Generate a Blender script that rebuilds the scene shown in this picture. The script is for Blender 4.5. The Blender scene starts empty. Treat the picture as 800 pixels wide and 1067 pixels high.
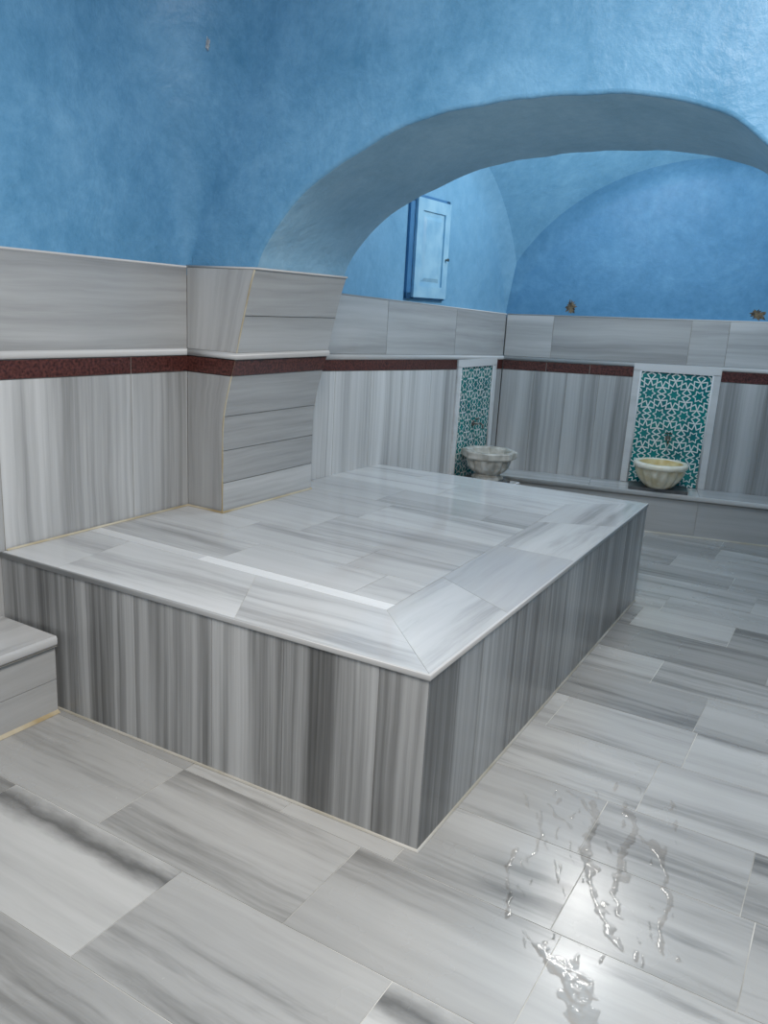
import bpy, math, random
from mathutils import Vector, Matrix, noise
from mathutils.geometry import tessellate_polygon
random.seed(7)
scn = bpy.context.scene
COL = scn.collection
scn.view_settings.view_transform = 'Standard'
scn.view_settings.look = 'None'
scn.view_settings.exposure = 0.0

# ------------------------------------------------------------------ materials
def srgb(r, g, b):
    f = lambda c: (c/255)/12.92 if c/255 <= .04045 else (((c/255)+.055)/1.055)**2.4
    return (f(r), f(g), f(b), 1)

def new_mat(name):
    m = bpy.data.materials.new(name); m.use_nodes = True
    nt = m.node_tree
    return m, nt, nt.nodes['Principled BSDF']

def N(nt, kind, **kw):
    n = nt.nodes.new(kind)
    for k, v in kw.items(): setattr(n, k, v)
    return n

def math_node(nt, op, a, b=None, clamp=False):
    n = N(nt, 'ShaderNodeMath', operation=op); n.use_clamp = clamp
    for i, x in enumerate((a, b)):
        if x is None: continue
        if isinstance(x, (int, float)): n.inputs[i].default_value = x
        else: nt.links.new(x, n.inputs[i])
    return n.outputs[0]

def ramp(nt, fac, stops):
    r = N(nt, 'ShaderNodeValToRGB')
    el = r.color_ramp.elements
    while len(el) > 1: el.remove(el[-1])
    el[0].position, el[0].color = stops[0]
    for p, c in stops[1:]:
        e = el.new(p); e.color = c
    nt.links.new(fac, r.inputs[0])
    return r.outputs[0]

def marble(name, stops, F=7, rough=.25, tone=(.86, 1.08), fine=.3, stretch=.4, wet=False, warp=.05, dark=0, special=False):
    m, nt, bs = new_mat(name)
    L = nt.links.new
    uv = N(nt, 'ShaderNodeUVMap', uv_map='UVMap')
    at = N(nt, 'ShaderNodeAttribute', attribute_name='rnd')
    sep = N(nt, 'ShaderNodeSeparateXYZ'); L(uv.outputs[0], sep.inputs[0])
    w = math_node(nt, 'MULTIPLY', at.outputs['Fac'], 61.0)
    comb = N(nt, 'ShaderNodeCombineXYZ'); L(sep.outputs[0], comb.inputs[0]); L(sep.outputs[1], comb.inputs[1]); L(w, comb.inputs[2])
    nw = N(nt, 'ShaderNodeTexNoise'); nw.inputs['Scale'].default_value = 1.7; nw.inputs['Detail'].default_value = 3
    L(comb.outputs[0], nw.inputs['Vector'])
    off = math_node(nt, 'MULTIPLY', math_node(nt, 'SUBTRACT', nw.outputs['Fac'], .5), warp)
    v2 = math_node(nt, 'ADD', sep.outputs[1], off)
    def streak(sx, sy, det, rgh, zo=0):
        c = N(nt, 'ShaderNodeCombineXYZ')
        L(math_node(nt, 'MULTIPLY', sep.outputs[0], sx), c.inputs[0])
        L(math_node(nt, 'MULTIPLY', v2, sy), c.inputs[1]); L(math_node(nt, 'ADD', w, zo), c.inputs[2])
        n = N(nt, 'ShaderNodeTexNoise'); n.inputs['Scale'].default_value = 1
        n.inputs['Detail'].default_value = det; n.inputs['Roughness'].default_value = rgh
        L(c.outputs[0], n.inputs['Vector'])
        return n.outputs['Fac']
    a = streak(stretch, F, 8, .64)
    b = streak(stretch*2.2, F*5, 4, .6)
    val = math_node(nt, 'ADD', math_node(nt, 'MULTIPLY', a, 1-fine), math_node(nt, 'MULTIPLY', b, fine))
    col = ramp(nt, val, stops)
    mr = N(nt, 'ShaderNodeMapRange'); mr.inputs[3].default_value = tone[0]; mr.inputs[4].default_value = tone[1]
    L(at.outputs['Fac'], mr.inputs[0])
    sc = mr.outputs[0]
    if dark:
        d = streak(.8, 6.5, 6, .6, 11.3)
        r3 = N(nt, 'ShaderNodeMapRange'); r3.inputs[1].default_value = .60; r3.inputs[2].default_value = .69
        r3.inputs[3].default_value = 1; r3.inputs[4].default_value = 1-dark
        L(d, r3.inputs[0]); sc = math_node(nt, 'MULTIPLY', sc, r3.outputs[0])
    if special:
        # a few slabs (rnd = 1.5) carry one bold charcoal vein along an edge
        wob = math_node(nt, 'MULTIPLY', math_node(nt, 'SUBTRACT', streak(3.0, 9, 5, .65, 3.1), .5), .10)
        dist = math_node(nt, 'ABSOLUTE', math_node(nt, 'ADD', math_node(nt, 'SUBTRACT', v2, 1.5*23*1.7+.285), wob))
        r4 = N(nt, 'ShaderNodeMapRange'); r4.inputs[1].default_value = .002; r4.inputs[2].default_value = .055
        r4.inputs[3].default_value = .66; r4.inputs[4].default_value = 0
        L(dist, r4.inputs[0])
        on = math_node(nt, 'GREATER_THAN', at.outputs['Fac'], 1.2)
        sc = math_node(nt, 'MULTIPLY', sc, math_node(nt, 'SUBTRACT', math_node(nt, 'SUBTRACT', 1.0, math_node(nt, 'MULTIPLY', on, .06)), math_node(nt, 'MULTIPLY', on, r4.outputs[0])))
    mul = N(nt, 'ShaderNodeVectorMath', operation='SCALE'); L(col, mul.inputs[0]); L(sc, mul.inputs['Scale'])
    L(mul.outputs[0], bs.inputs['Base Color'])
    if wet:
        tc = N(nt, 'ShaderNodeTexCoord')
        nn = N(nt, 'ShaderNodeTexNoise'); nn.inputs['Scale'].default_value = 2.3; nn.inputs['Detail'].default_value = 5
        L(tc.outputs['Object'], nn.inputs['Vector'])
        r2 = N(nt, 'ShaderNodeMapRange'); r2.inputs[1].default_value = .35; r2.inputs[2].default_value = .65
        r2.inputs[3].default_value = rough*.75; r2.inputs[4].default_value = rough*1.3
        L(nn.outputs['Fac'], r2.inputs[0]); L(r2.outputs[0], bs.inputs['Roughness'])
    else:
        bs.inputs['Roughness'].default_value = rough
    return m

G = lambda v, t=0: srgb(v, v, v-1)
GW = lambda v, t=0: srgb(v+1, v, v-3)
M = {}
M['floor'] = marble('floor_marble', [(.30, GW(94)), (.39, GW(132)), (.47, GW(162)), (.60, GW(177)), (.75, GW(189))], F=4.6, rough=.24, wet=True, fine=.22, tone=(.74, 1.06), dark=.38, special=True)
M['top'] = marble('platform_top_marble', [(.28, G(130)), (.39, G(166)), (.48, G(190)), (.64, G(202)), (.75, G(210))], F=5, rough=.11, wet=True, fine=.22, tone=(.76, 1.05), dark=.22)
M['stripe'] = marble('striped_marble', [(.35, G(80)), (.43, G(112)), (.50, G(147)), (.57, G(176)), (.67, G(196))], F=9.5, rough=.28, fine=.3, stretch=.2, tone=(.76, 1.08), warp=.02)
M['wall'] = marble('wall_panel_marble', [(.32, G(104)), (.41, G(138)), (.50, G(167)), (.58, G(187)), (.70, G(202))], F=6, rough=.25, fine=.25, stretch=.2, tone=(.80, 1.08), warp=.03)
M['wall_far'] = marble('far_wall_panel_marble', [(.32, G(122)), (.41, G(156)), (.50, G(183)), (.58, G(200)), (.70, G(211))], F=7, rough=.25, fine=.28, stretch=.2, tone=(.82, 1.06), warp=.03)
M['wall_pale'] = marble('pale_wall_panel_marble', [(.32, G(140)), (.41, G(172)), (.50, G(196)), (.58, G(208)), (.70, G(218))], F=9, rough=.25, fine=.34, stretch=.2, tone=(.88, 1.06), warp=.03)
M['upper'] = marble('upper_panel_marble', [(.30, G(126)), (.42, G(161)), (.55, G(184)), (.7, G(199))], F=5.5, rough=.22, fine=.25, stretch=.3, tone=(.80, 1.07))
M['grey'] = marble('plain_grey_marble', [(.30, G(134)), (.45, G(160)), (.6, G(175)), (.75, G(188))], F=5, rough=.3, tone=(.9, 1.04))
M['rail'] = marble('white_rail_marble', [(.3, G(165)), (.5, G(194)), (.7, G(208))], F=5, rough=.38)
M['edge'] = marble('slab_edge_marble', [(.3, G(140)), (.5, G(172)), (.7, G(188))], F=5, rough=.35)
M['frame'] = marble('white_frame_marble', [(.3, G(190)), (.5, G(210)), (.7, G(220))], F=5, rough=.35)

def plain(name, c, rough=.5, metal=0, nscale=0, c2=None, bump=0):
    m, nt, bs = new_mat(name)
    bs.inputs['Base Color'].default_value = c; bs.inputs['Roughness'].default_value = rough; bs.inputs['Metallic'].default_value = metal
    if nscale:
        tc = N(nt, 'ShaderNodeTexCoord')
        n = N(nt, 'ShaderNodeTexNoise'); n.inputs['Scale'].default_value = nscale; n.inputs['Detail'].default_value = 5
        nt.links.new(tc.outputs['Object'], n.inputs['Vector'])
        nt.links.new(ramp(nt, n.outputs['Fac'], [(.35, c), (.65, c2 or c)]), bs.inputs['Base Color'])
        if bump:
            b = N(nt, 'ShaderNodeBump'); b.inputs['Strength'].default_value = bump; b.inputs['Distance'].default_value = .01
            nt.links.new(n.outputs['Fac'], b.inputs['Height']); nt.links.new(b.outputs[0], bs.inputs['Normal'])
    return m
M['grout'] = plain('grout', srgb(130, 127, 120), .8, nscale=12, c2=srgb(154, 152, 146))
M['floor_grout'] = plain('floor_grout', srgb(132, 130, 124), .7, nscale=2.5, c2=srgb(206, 204, 198))
M['caulk'] = plain('yellowed_caulk', srgb(154, 136, 100), .7, nscale=6, c2=srgb(186, 178, 158))
M['pale_caulk'] = plain('pale_caulk', srgb(152, 146, 132), .7, nscale=5, c2=srgb(180, 177, 170))
M['red'] = plain('red_granite', srgb(46, 23, 22), .3, nscale=95, c2=srgb(100, 58, 52))
M['teal'] = plain('teal_glaze', srgb(0, 102, 106), .15, nscale=9, c2=srgb(10, 128, 124))
M['white_glaze'] = plain('white_glaze', srgb(224, 230, 226), .2)
M['cream'] = plain('cream_stone', srgb(208, 194, 158), .35, nscale=16, c2=srgb(228, 221, 202), bump=.1)
M['cream_rim'] = plain('pale_cream_stone', srgb(220, 212, 188), .3, nscale=14, c2=srgb(236, 231, 216), bump=.1)
M['stained'] = plain('stained_cream_stone', srgb(196, 168, 104), .3, nscale=11, c2=srgb(222, 206, 160))
M['oldstone'] = plain('old_stone', srgb(156, 152, 142), .4, nscale=16, c2=srgb(206, 203, 195), bump=.15)
M['chip'] = plain('bare_plaster', srgb(150, 156, 162), .8, nscale=60, c2=srgb(196, 202, 206))
M['darkstone'] = plain('dark_stone', srgb(66, 67, 68), .4, nscale=20, c2=srgb(90, 91, 91))
M['wood_blue'] = plain('light_blue_paint', srgb(132, 180, 208), .4, nscale=9, c2=srgb(158, 200, 221))
M['wood_dark'] = plain('blue_frame_paint', srgb(62, 114, 158), .45, nscale=7, c2=srgb(72, 126, 168))
M['metal'] = plain('worn_metal', srgb(120, 116, 108), .3, metal=1, nscale=30, c2=srgb(150, 146, 138))
M['rust'] = plain('brown_crumble', srgb(44, 42, 40), .9, nscale=50, c2=srgb(122, 108, 86), bump=.6)

def blue_plaster(name, c1, c2, c3, r0=.34, r1=.5, spec=.3, bump=.56):
    m, nt, bs = new_mat(name); L = nt.links.new
    tc = N(nt, 'ShaderNodeTexCoord')
    def nz(s, d, r=.55, dist=0):
        n = N(nt, 'ShaderNodeTexNoise'); n.inputs['Scale'].default_value = s; n.inputs['Detail'].default_value = d; n.inputs['Roughness'].default_value = r
        n.inputs['Distortion'].default_value = dist
        L(tc.outputs['Object'], n.inputs['Vector']); return n.outputs['Fac']
    a = nz(2.4, 12, .74, .3); b = nz(20, 8, .7)
    v = math_node(nt, 'ADD', math_node(nt, 'MULTIPLY', a, .68), math_node(nt, 'MULTIPLY', b, .32))
    L(ramp(nt, v, [(.36, c1), (.5, c2), (.64, c3)]), bs.inputs['Base Color'])
    r = N(nt, 'ShaderNodeMapRange'); r.inputs[1].default_value = .35; r.inputs[2].default_value = .65; r.inputs[3].default_value = r0; r.inputs[4].default_value = r1
    L(nz(3, 6, .65), r.inputs[0]); L(r.outputs[0], bs.inputs['Roughness'])
    bs.inputs['Specular IOR Level'].default_value = spec
    h = math_node(nt, 'ADD', math_node(nt, 'MULTIPLY', nz(5.5, 9, .58, .3), .7), math_node(nt, 'MULTIPLY', nz(45, 6, .6), .07))
    bp = N(nt, 'ShaderNodeBump'); bp.inputs['Strength'].default_value = bump; bp.inputs['Distance'].default_value = .036
    L(h, bp.inputs['Height']); L(bp.outputs[0], bs.inputs['Normal'])
    return m
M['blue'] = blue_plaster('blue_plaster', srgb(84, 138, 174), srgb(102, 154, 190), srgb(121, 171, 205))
M['blue_lit'] = blue_plaster('lit_blue_plaster', srgb(104, 155, 187), srgb(117, 167, 198), srgb(130, 178, 207), .5, .65, .25, .4)  # alcove left wall: lamp brightness put into the plaster colour
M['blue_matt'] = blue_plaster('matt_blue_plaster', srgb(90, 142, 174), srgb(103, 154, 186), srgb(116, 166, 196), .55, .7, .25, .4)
M['blue_shaded'] = blue_plaster('shaded_blue_plaster', srgb(73, 125, 161), srgb(86, 138, 175), srgb(100, 152, 187), .5, .65, .25, .4)  # back wall: same plaster, darkened so the colour carries its shade
M['blue_bounce'] = blue_plaster('bounce_lit_blue_plaster', srgb(122, 165, 191), srgb(138, 179, 204), srgb(154, 192, 214), .45, .6, .3)  # arch soffit: colour lightened to stand in for light bounced off the floor

def water_mat():
    m = bpy.data.materials.new('water_film'); m.use_nodes = True
    nt = m.node_tree; nt.nodes.clear(); L = nt.links.new
    out = N(nt, 'ShaderNodeOutputMaterial'); mix = N(nt, 'ShaderNodeMixShader')
    tr = N(nt, 'ShaderNodeBsdfTransparent'); tr.inputs[0].default_value = (.95, .95, .95, 1)
    gl = N(nt, 'ShaderNodeBsdfGlossy'); gl.inputs['Roughness'].default_value = .10
    fr = N(nt, 'ShaderNodeFresnel'); fr.inputs[0].default_value = 1.33
    tc = N(nt, 'ShaderNodeTexCoord')
    n = N(nt, 'ShaderNodeTexNoise'); n.inputs['Scale'].default_value = 30; n.inputs['Detail'].default_value = 3
    L(tc.outputs['Object'], n.inputs['Vector'])
    b = N(nt, 'ShaderNodeBump'); b.inputs['Strength'].default_value = .2; b.inputs['Distance'].default_value = .004
    L(n.outputs['Fac'], b.inputs['Height']); L(b.outputs[0], gl.inputs['Normal']); L(b.outputs[0], fr.inputs['Normal'])
    L(fr.outputs[0], mix.inputs[0]); L(tr.outputs[0], mix.inputs[1]); L(gl.outputs[0], mix.inputs[2]); L(mix.outputs[0], out.inputs[0])
    return m
M['water'] = water_mat()

# ------------------------------------------------------------------ mesh helpers
class MB:
    def __init__(s): s.v = []; s.f = []; s.uv = []; s.r = []; s.m = []; s.sm = []
    def face(s, pts, uvs=None, rnd=0, mat=0, smooth=False, nrm=None):
        pts = [Vector(p) for p in pts]
        uvs = uvs or [(p.x+p.y*.3, p.z+p.y) for p in pts]
        if nrm is not None:
            n = (pts[1]-pts[0]).cross(pts[-1]-pts[0])
            if n.dot(Vector(nrm)) < 0: pts = pts[::-1]; uvs = uvs[::-1]
        i = len(s.v); s.v += pts; s.f.append(list(range(i, i+len(pts)))); s.uv.append(uvs); s.r.append(rnd); s.m.append(mat); s.sm.append(smooth)
    def tile(s, p, nrm, depth=.012, gap=.002, vein='u', mat=0, rnd=None):
        """p: four corners of the visible face in order; a shallow slab whose face is at p"""
        p = [Vector(q) for q in p]; nrm = Vector(nrm).normalized()
        r0 = random.random()
        rnd = r0 if rnd is None else rnd
        c = sum(p, Vector())/4
        q = []
        for i in range(4):
            a = (p[(i+1) % 4]-p[i]); b = (p[i-1]-p[i])
            d = Vector()
            if a.length > 1e-6: d += a.normalized()*gap/2
            if b.length > 1e-6: d += b.normalized()*gap/2
            q.append(p[i]+d)
        U = (q[1]-q[0]).normalized(); W = nrm.cross(U).normalized()
        def uv(x):
            d = x-q[0]; a, b = d.dot(U), d.dot(W)
            o = rnd*23.0
            return (a+o, b+o*1.7) if vein == 'u' else (b+o, a+o*1.7)
        s.face(q, [uv(x) for x in q], rnd, mat, nrm=nrm)
        lo = [x-nrm*depth for x in q]
        for i in range(4):
            j = (i+1) % 4
            qq = [q[i], q[j], lo[j], lo[i]]
            s.face(qq, [uv(q[i]), uv(q[j]), uv(q[j]), uv(q[i])], rnd, mat, nrm=((q[i]+q[j])/2-c))
    def surf(s, fn, nf, ng, us=1, vs=1, vein='u', mat=0, rnd=None, smooth=True, nrm=None):
        rnd = random.random() if rnd is None else rnd
        o = rnd*23
        i0 = len(s.v)
        for g in range(ng+1):
            for f in range(nf+1): s.v.append(Vector(fn(f/nf, g/ng)))
        for g in range(ng):
            for f in range(nf):
                a = i0+g*(nf+1)+f; idx = [a, a+1, a+nf+2, a+nf+1]
                uvs = [(f/nf*us, g/ng*vs), ((f+1)/nf*us, g/ng*vs), ((f+1)/nf*us, (g+1)/ng*vs), (f/nf*us, (g+1)/ng*vs)]
                uvs = [(x+o, y+o*1.7) if vein == 'u' else (y+o, x+o*1.7) for x, y in uvs]
                if nrm is not None:
                    n = (s.v[idx[1]]-s.v[idx[0]]).cross(s.v[idx[3]]-s.v[idx[0]])
                    if n.length < 1e-12: n = (s.v[idx[2]]-s.v[idx[1]]).cross(s.v[idx[3]]-s.v[idx[2]])
                    if n.dot(Vector(nrm)) < 0: idx = idx[::-1]; uvs = uvs[::-1]
                s.f.append(idx); s.uv.append(uvs); s.r.append(rnd); s.m.append(mat); s.sm.append(smooth)
    def box(s, lo, hi, mat=0, M4=None):
        x0, y0, z0 = lo; x1, y1, z1 = hi
        P = [Vector(q) for q in ((x0,y0,z0),(x1,y0,z0),(x1,y1,z0),(x0,y1,z0),(x0,y0,z1),(x1,y0,z1),(x1,y1,z1),(x0,y1,z1))]
        c = sum(P, Vector())/8
        if M4 is not None: P = [M4 @ q for q in P]; c = M4 @ c
        r = random.random()
        for f in ((0,1,2,3),(4,5,6,7),(0,1,5,4),(1,2,6,5),(2,3,7,6),(3,0,4,7)):
            pts = [P[i] for i in f]; ctr = sum(pts, Vector())/4
            u = (pts[1]-pts[0]).length; v = (pts[3]-pts[0]).length
            s.face(pts, [(r*9, r*7), (r*9+u, r*7), (r*9+u, r*7+v), (r*9, r*7+v)], r, mat, nrm=ctr-c)
    def sweep(s, path, prof, side=1, mat=0, smooth=True):
        path = [Vector(p) for p in path]; n = len(path); nor = []
        for i in range(n-1):
            d = path[i+1]-path[i]; d.z = 0; d.normalize(); nor.append(Vector((-d.y, d.x, 0))*side)
        i0 = len(s.v); L = [0]
        for i in range(n):
            if i == 0: m = nor[0]
            elif i == n-1: m = nor[-1]
            else:
                a, b = nor[i-1], nor[i]; m = (a+b)/(1+a.dot(b))
            if i: L.append(L[-1]+(path[i]-path[i-1]).length)
            for o, z in prof: s.v.append(path[i]+m*o+Vector((0, 0, z)))
        k = len(prof)
        for i in range(n-1):
            for j in range(k-1):
                idx = [i0+i*k+j, i0+(i+1)*k+j, i0+(i+1)*k+j+1, i0+i*k+j+1]
                if side > 0: idx = idx[::-1]
                uvs = [(L[i], j*.01), (L[i+1], j*.01), (L[i+1], j*.01+.01), (L[i], j*.01+.01)]
                if side > 0: uvs = uvs[::-1]
                s.f.append(idx); s.uv.append(uvs); s.r.append(.5); s.m.append(mat); s.sm.append(smooth)
        for i in (0, n-1):
            s.f.append([i0+i*k+j for j in range(k)]); s.uv.append([(0, 0)]*k); s.r.append(.5); s.m.append(mat); s.sm.append(False)
    def lathe(s, prof, seg=48, mod=None, ctr=(0, 0), mat=0, smooth=True):
        i0 = len(s.v)
        for k, (r, z) in enumerate(prof):
            for j in range(seg):
                th = 2*math.pi*j/seg
                rr = r*(mod(th, k, z) if mod else 1)
                s.v.append(Vector((ctr[0]+rr*math.cos(th), ctr[1]+rr*math.sin(th), z)))
        for k in range(len(prof)-1):
            for j in range(seg):
                a = i0+k*seg+j; b = i0+k*seg+(j+1) % seg
                s.f.append([a, b, b+seg, a+seg]); s.uv.append([(0, 0)]*4); s.r.append(.5); s.m.append(mat); s.sm.append(smooth)
    def tube(s, pts, rad, seg=10, mat=0):
        pts = [Vector(p) for p in pts]; i0 = len(s.v); n = len(pts)
        for i, p in enumerate(pts):
            d = (pts[min(i+1, n-1)]-pts[max(i-1, 0)]).normalized()
            a = d.orthogonal().normalized() if abs(d.z) > .9 else d.cross(Vector((0, 0, 1))).normalized(); b = d.cross(a)
            r = rad[i] if isinstance(rad, (list, tuple)) else rad
            for j in range(seg):
                t = 2*math.pi*j/seg; s.v.append(p+(a*math.cos(t)+b*math.sin(t))*r)
        for i in range(n-1):
            for j in range(seg):
                a = i0+i*seg+j; b = i0+i*seg+(j+1) % seg
                s.f.append([a, b, b+seg, a+seg]); s.uv.append([(0, 0)]*4); s.r.append(.5); s.m.append(mat); s.sm.append(True)
        for i in (0, n-1):
            s.f.append([i0+i*seg+j for j in range(seg)]); s.uv.append([(0, 0)]*seg); s.r.append(.5); s.m.append(mat); s.sm.append(False)
    def build(s, name, mats, parent=None, fix=False):
        me = bpy.data.meshes.new(name)
        me.from_pydata([tuple(v) for v in s.v], [], s.f)
        if not isinstance(mats, (list, tuple)): mats = [mats]
        for m in mats: me.materials.append(m)
        ul = me.uv_layers.new(name='UVMap')
        k = 0
        for uvs in s.uv:
            for q in uvs: ul.data[k].uv = q; k += 1
        at = me.attributes.new('rnd', 'FLOAT', 'FACE')
        at.data.foreach_set('value', s.r)
        me.polygons.foreach_set('material_index', s.m)
        me.polygons.foreach_set('use_smooth', s.sm)
        me.update()
        if fix:
            import bmesh
            bm = bmesh.new(); bm.from_mesh(me); bmesh.ops.recalc_face_normals(bm, faces=bm.faces); bm.to_mesh(me); bm.free()
        o = bpy.data.objects.new(name, me); COL.objects.link(o)
        if parent is not None:
            o.parent = parent
            o.matrix_parent_inverse = Matrix.Translation(-Vector(parent.location)) if parent.type == 'EMPTY' and not parent.parent else Matrix()
        return o

def structure(o): o['kind'] = 'structure'; return o
def thing(name, label, cat, loc, group=None):
    o = bpy.data.objects.new(name, None); COL.objects.link(o); o.empty_display_size = .1
    o.location = loc; o['label'] = label; o['category'] = cat
    if group: o['group'] = group
    return o
def tag(o, label, cat, group=None):
    o['label'] = label; o['category'] = cat
    if group: o['group'] = group
    return o
lerp = lambda a, b, t: a+(b-a)*t
def breaks(a, b, step, jit=.25):
    out = [a]
    while out[-1] < b:
        out.append(out[-1]+step*(1+random.uniform(-jit, jit)))
    out[-1] = b
    if len(out) > 2 and out[-1]-out[-2] < step*.3: out.pop(-2)
    return out

# ------------------------------------------------------------------ camera (1.4 m above the floor, at the room origin)
TILT, ROLL, YAW, FPX, H = math.radians(14.3), math.radians(3.15), math.radians(30.1), 850.0, 1.4
R0 = Vector((math.cos(YAW), math.sin(YAW), 0)); F0 = Vector((-math.sin(YAW), math.cos(YAW), 0)); Z = Vector((0, 0, 1))
fw = F0*math.cos(TILT)-Z*math.sin(TILT); up0 = F0*math.sin(TILT)+Z*math.cos(TILT)
rt = R0*math.cos(ROLL)+up0*math.sin(ROLL); up = -R0*math.sin(ROLL)+up0*math.cos(ROLL)
cam = bpy.data.cameras.new('camera'); co = bpy.data.objects.new('camera', cam); COL.objects.link(co)
cam.sensor_fit = 'VERTICAL'; cam.sensor_height = 36; cam.sensor_width = 27; cam.lens = 36*FPX/1067; cam.clip_start = .05
mw = Matrix((rt, up, -fw)).transposed().to_4x4(); mw.translation = (0, 0, H); co.matrix_world = mw
scn.camera = co
def on_floor(x, y):
    d = rt*(x-400)-up*(y-533.5)+fw*FPX
    k = -H/d.z
    return Vector((d.x*k, d.y*k))

# ------------------------------------------------------------------ plan of the place
XL = -2.47; YA, YB = 2.55, 3.17               # left wall, front and back of the arch wall
AL0, AL1 = Vector((-2.39, YB)), Vector((-2.30, 5.52))   # alcove left wall
BK0, BK1 = AL1, Vector((.25, 6.155))          # back wall
XR, YR, ZC = 1.6, -1.3, 3.0
HP = .51
FL, FR, BR, BL = Vector((-2.452, 1.640)), Vector((-.822, 1.69)), Vector((-.853, 4.075)), Vector((-2.345, 3.95))

# floor
mb = MB()
GZ = -.0012
mb.face([(XL-.05, YR, GZ), (XR, YR, GZ), (XR, 6.3, GZ), (XL-.05, 6.3, GZ)], mat=1, nrm=Z)
rows = [1.62+.335*k for k in range(-9, 1)]
for hgt_ in [.31, .29, .33, .27, .31, .26, .33, .28, .26, .30, .27, .3, .28, .28, .3, .3, .3]:
    if rows[-1] < 6.3: rows.append(rows[-1]+hgt_)
VEINED = [(-1.6, 1.1), (-.27, 2.81), (-.575, 1.2)]
for k in range(len(rows)-1):
    y0, y1 = rows[k], rows[k+1]
    far = y0 > 1.6
    if abs(y1-1.62) < .01: br = [-2.47, -2.2, -1.59, -.955, -.40, .22, .8, 1.6]
    elif abs(y1-1.285) < .01: br = [-2.47, -1.92, -1.27, -.66, -.16, .5, 1.05, 1.6]
    elif abs(y1-.95) < .01: br = [-2.47, -2.1, -1.56, -.93, -.33, .2, .8, 1.6]
    else: br = breaks(XL-random.random()*.3, XR, .56 if far else .60, .4 if far else .3)
    for a, b in zip(br[:-1], br[1:]):
        if b < -.9 and y0 > 1.72 and y1 < 3.9: continue
        sp = 1.5 if any(a < vx < b and y0 < vy < y1 for vx, vy in VEINED) else None
        if -.75 < (a+b)/2 < .3 and 1.3 < (y0+y1)/2 < 2.1: sp = .20+.3*random.random()
        mb.tile([(a, y0, 0), (b, y0, 0), (b, y1, 0), (a, y1, 0)], Z, depth=.0012, gap=.0024, rnd=sp)
structure(mb.build('floor', [M['floor'], M['floor_grout']]))

# left wall: blue plaster above, corner rounding out as it rises into the vault
rho = lambda z: .03+.42*max(0, min(1, (z-1.5)/.9))**1.2
def plan(f, z):
    r = rho(z)
    if f < .5: return (XL, lerp(YR, YA-r, f/.5), z)
    t = (f-.5)/.5*math.pi/2
    return (XL+r-r*math.cos(t), YA-r+r*math.sin(t), z)
mb = MB()
mb.surf(lambda f, g: plan(f, lerp(1.47, ZC, g)), 32, 24, nrm=(1, -.6, 0))
mb.face([(XL, YR, 0), (XL, YA+.3, 0), (XL, YA+.3, 1.475), (XL, YR, 1.475)], nrm=(1, 0, 0), mat=1)
wall_left = structure(mb.build('wall_left', [M['blue'], M['grout']]))
TH = .015
def clad(name, parent, a, b, nrm, zs, fb, gb, vein, mat, th=TH, gap=.0035):
    """marble facing on a wall from a to b; zs = (low,high at a, low,high at b); fb/gb = joints along and up"""
    a, b = Vector(a), Vector(b); nrm = Vector((nrm[0], nrm[1], 0)).normalized()
    def P(f, g, o):
        q = a.lerp(b, f); z = lerp(lerp(zs[0], zs[2], f), lerp(zs[1], zs[3], f), g)
        return Vector((q.x, q.y, z))+nrm*o
    mb = MB()
    mb.face([P(0, 0, th-.002), P(1, 0, th-.002), P(1, 1, th-.002), P(0, 1, th-.002)], mat=1, nrm=nrm)
    for f0, f1 in zip(fb[:-1], fb[1:]):
        for g0, g1 in zip(gb[:-1], gb[1:]):
            mb.tile([P(f0, g0, th), P(f1, g0, th), P(f1, g1, th), P(f0, g1, th)], nrm, depth=th, gap=gap, vein=vein)
    return mb.build(name, [mat, M['grout']], parent)
def frac(lst, a, b): return [(x-a)/(b-a) for x in lst]
ly = [YR, -.8, -.3, .2, .7, 1.15, 1.66, 2.235, YA-.01]
fr_ = frac(ly, YR, YA-.01)
pA, pB = (XL, YR), (XL, YA-.01)
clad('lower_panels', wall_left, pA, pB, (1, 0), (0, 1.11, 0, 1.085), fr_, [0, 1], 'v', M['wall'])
clad('red_band', wall_left, pA, pB, (1, 0), (1.11, 1.175, 1.085, 1.15), fr_, [0, 1], 'u', M['red'], th=.017)
clad('upper_panels', wall_left, pA, pB, (1, 0), (1.20, 1.53, 1.175, 1.50), frac([YR, -.4, .8, YA-.01], YR, YA-.01), [0, 1], 'u', M['upper'])
RAIL = [(0, -.014), (.009, -.013), (.013, -.006), (.014, 0), (.013, .006), (.009, .013), (0, .014)]
EDGE = [(-.01, -.004), (.0045, -.004), (.0055, 0), (.0045, .004), (-.01, .004)]
mb = MB(); mb.sweep([(XL+TH-.004, YR, 1.19), (XL+TH-.004, YA-.012, 1.165)], RAIL, side=-1)
mb.build('rail', M['rail'], wall_left)
mb = MB(); mb.sweep([(XL+TH-.004, YR, 1.532), (XL+TH-.004, YA-.012, 1.502)], EDGE, side=-1)
mb.build('top_edging', M['rail'], wall_left)

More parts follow.
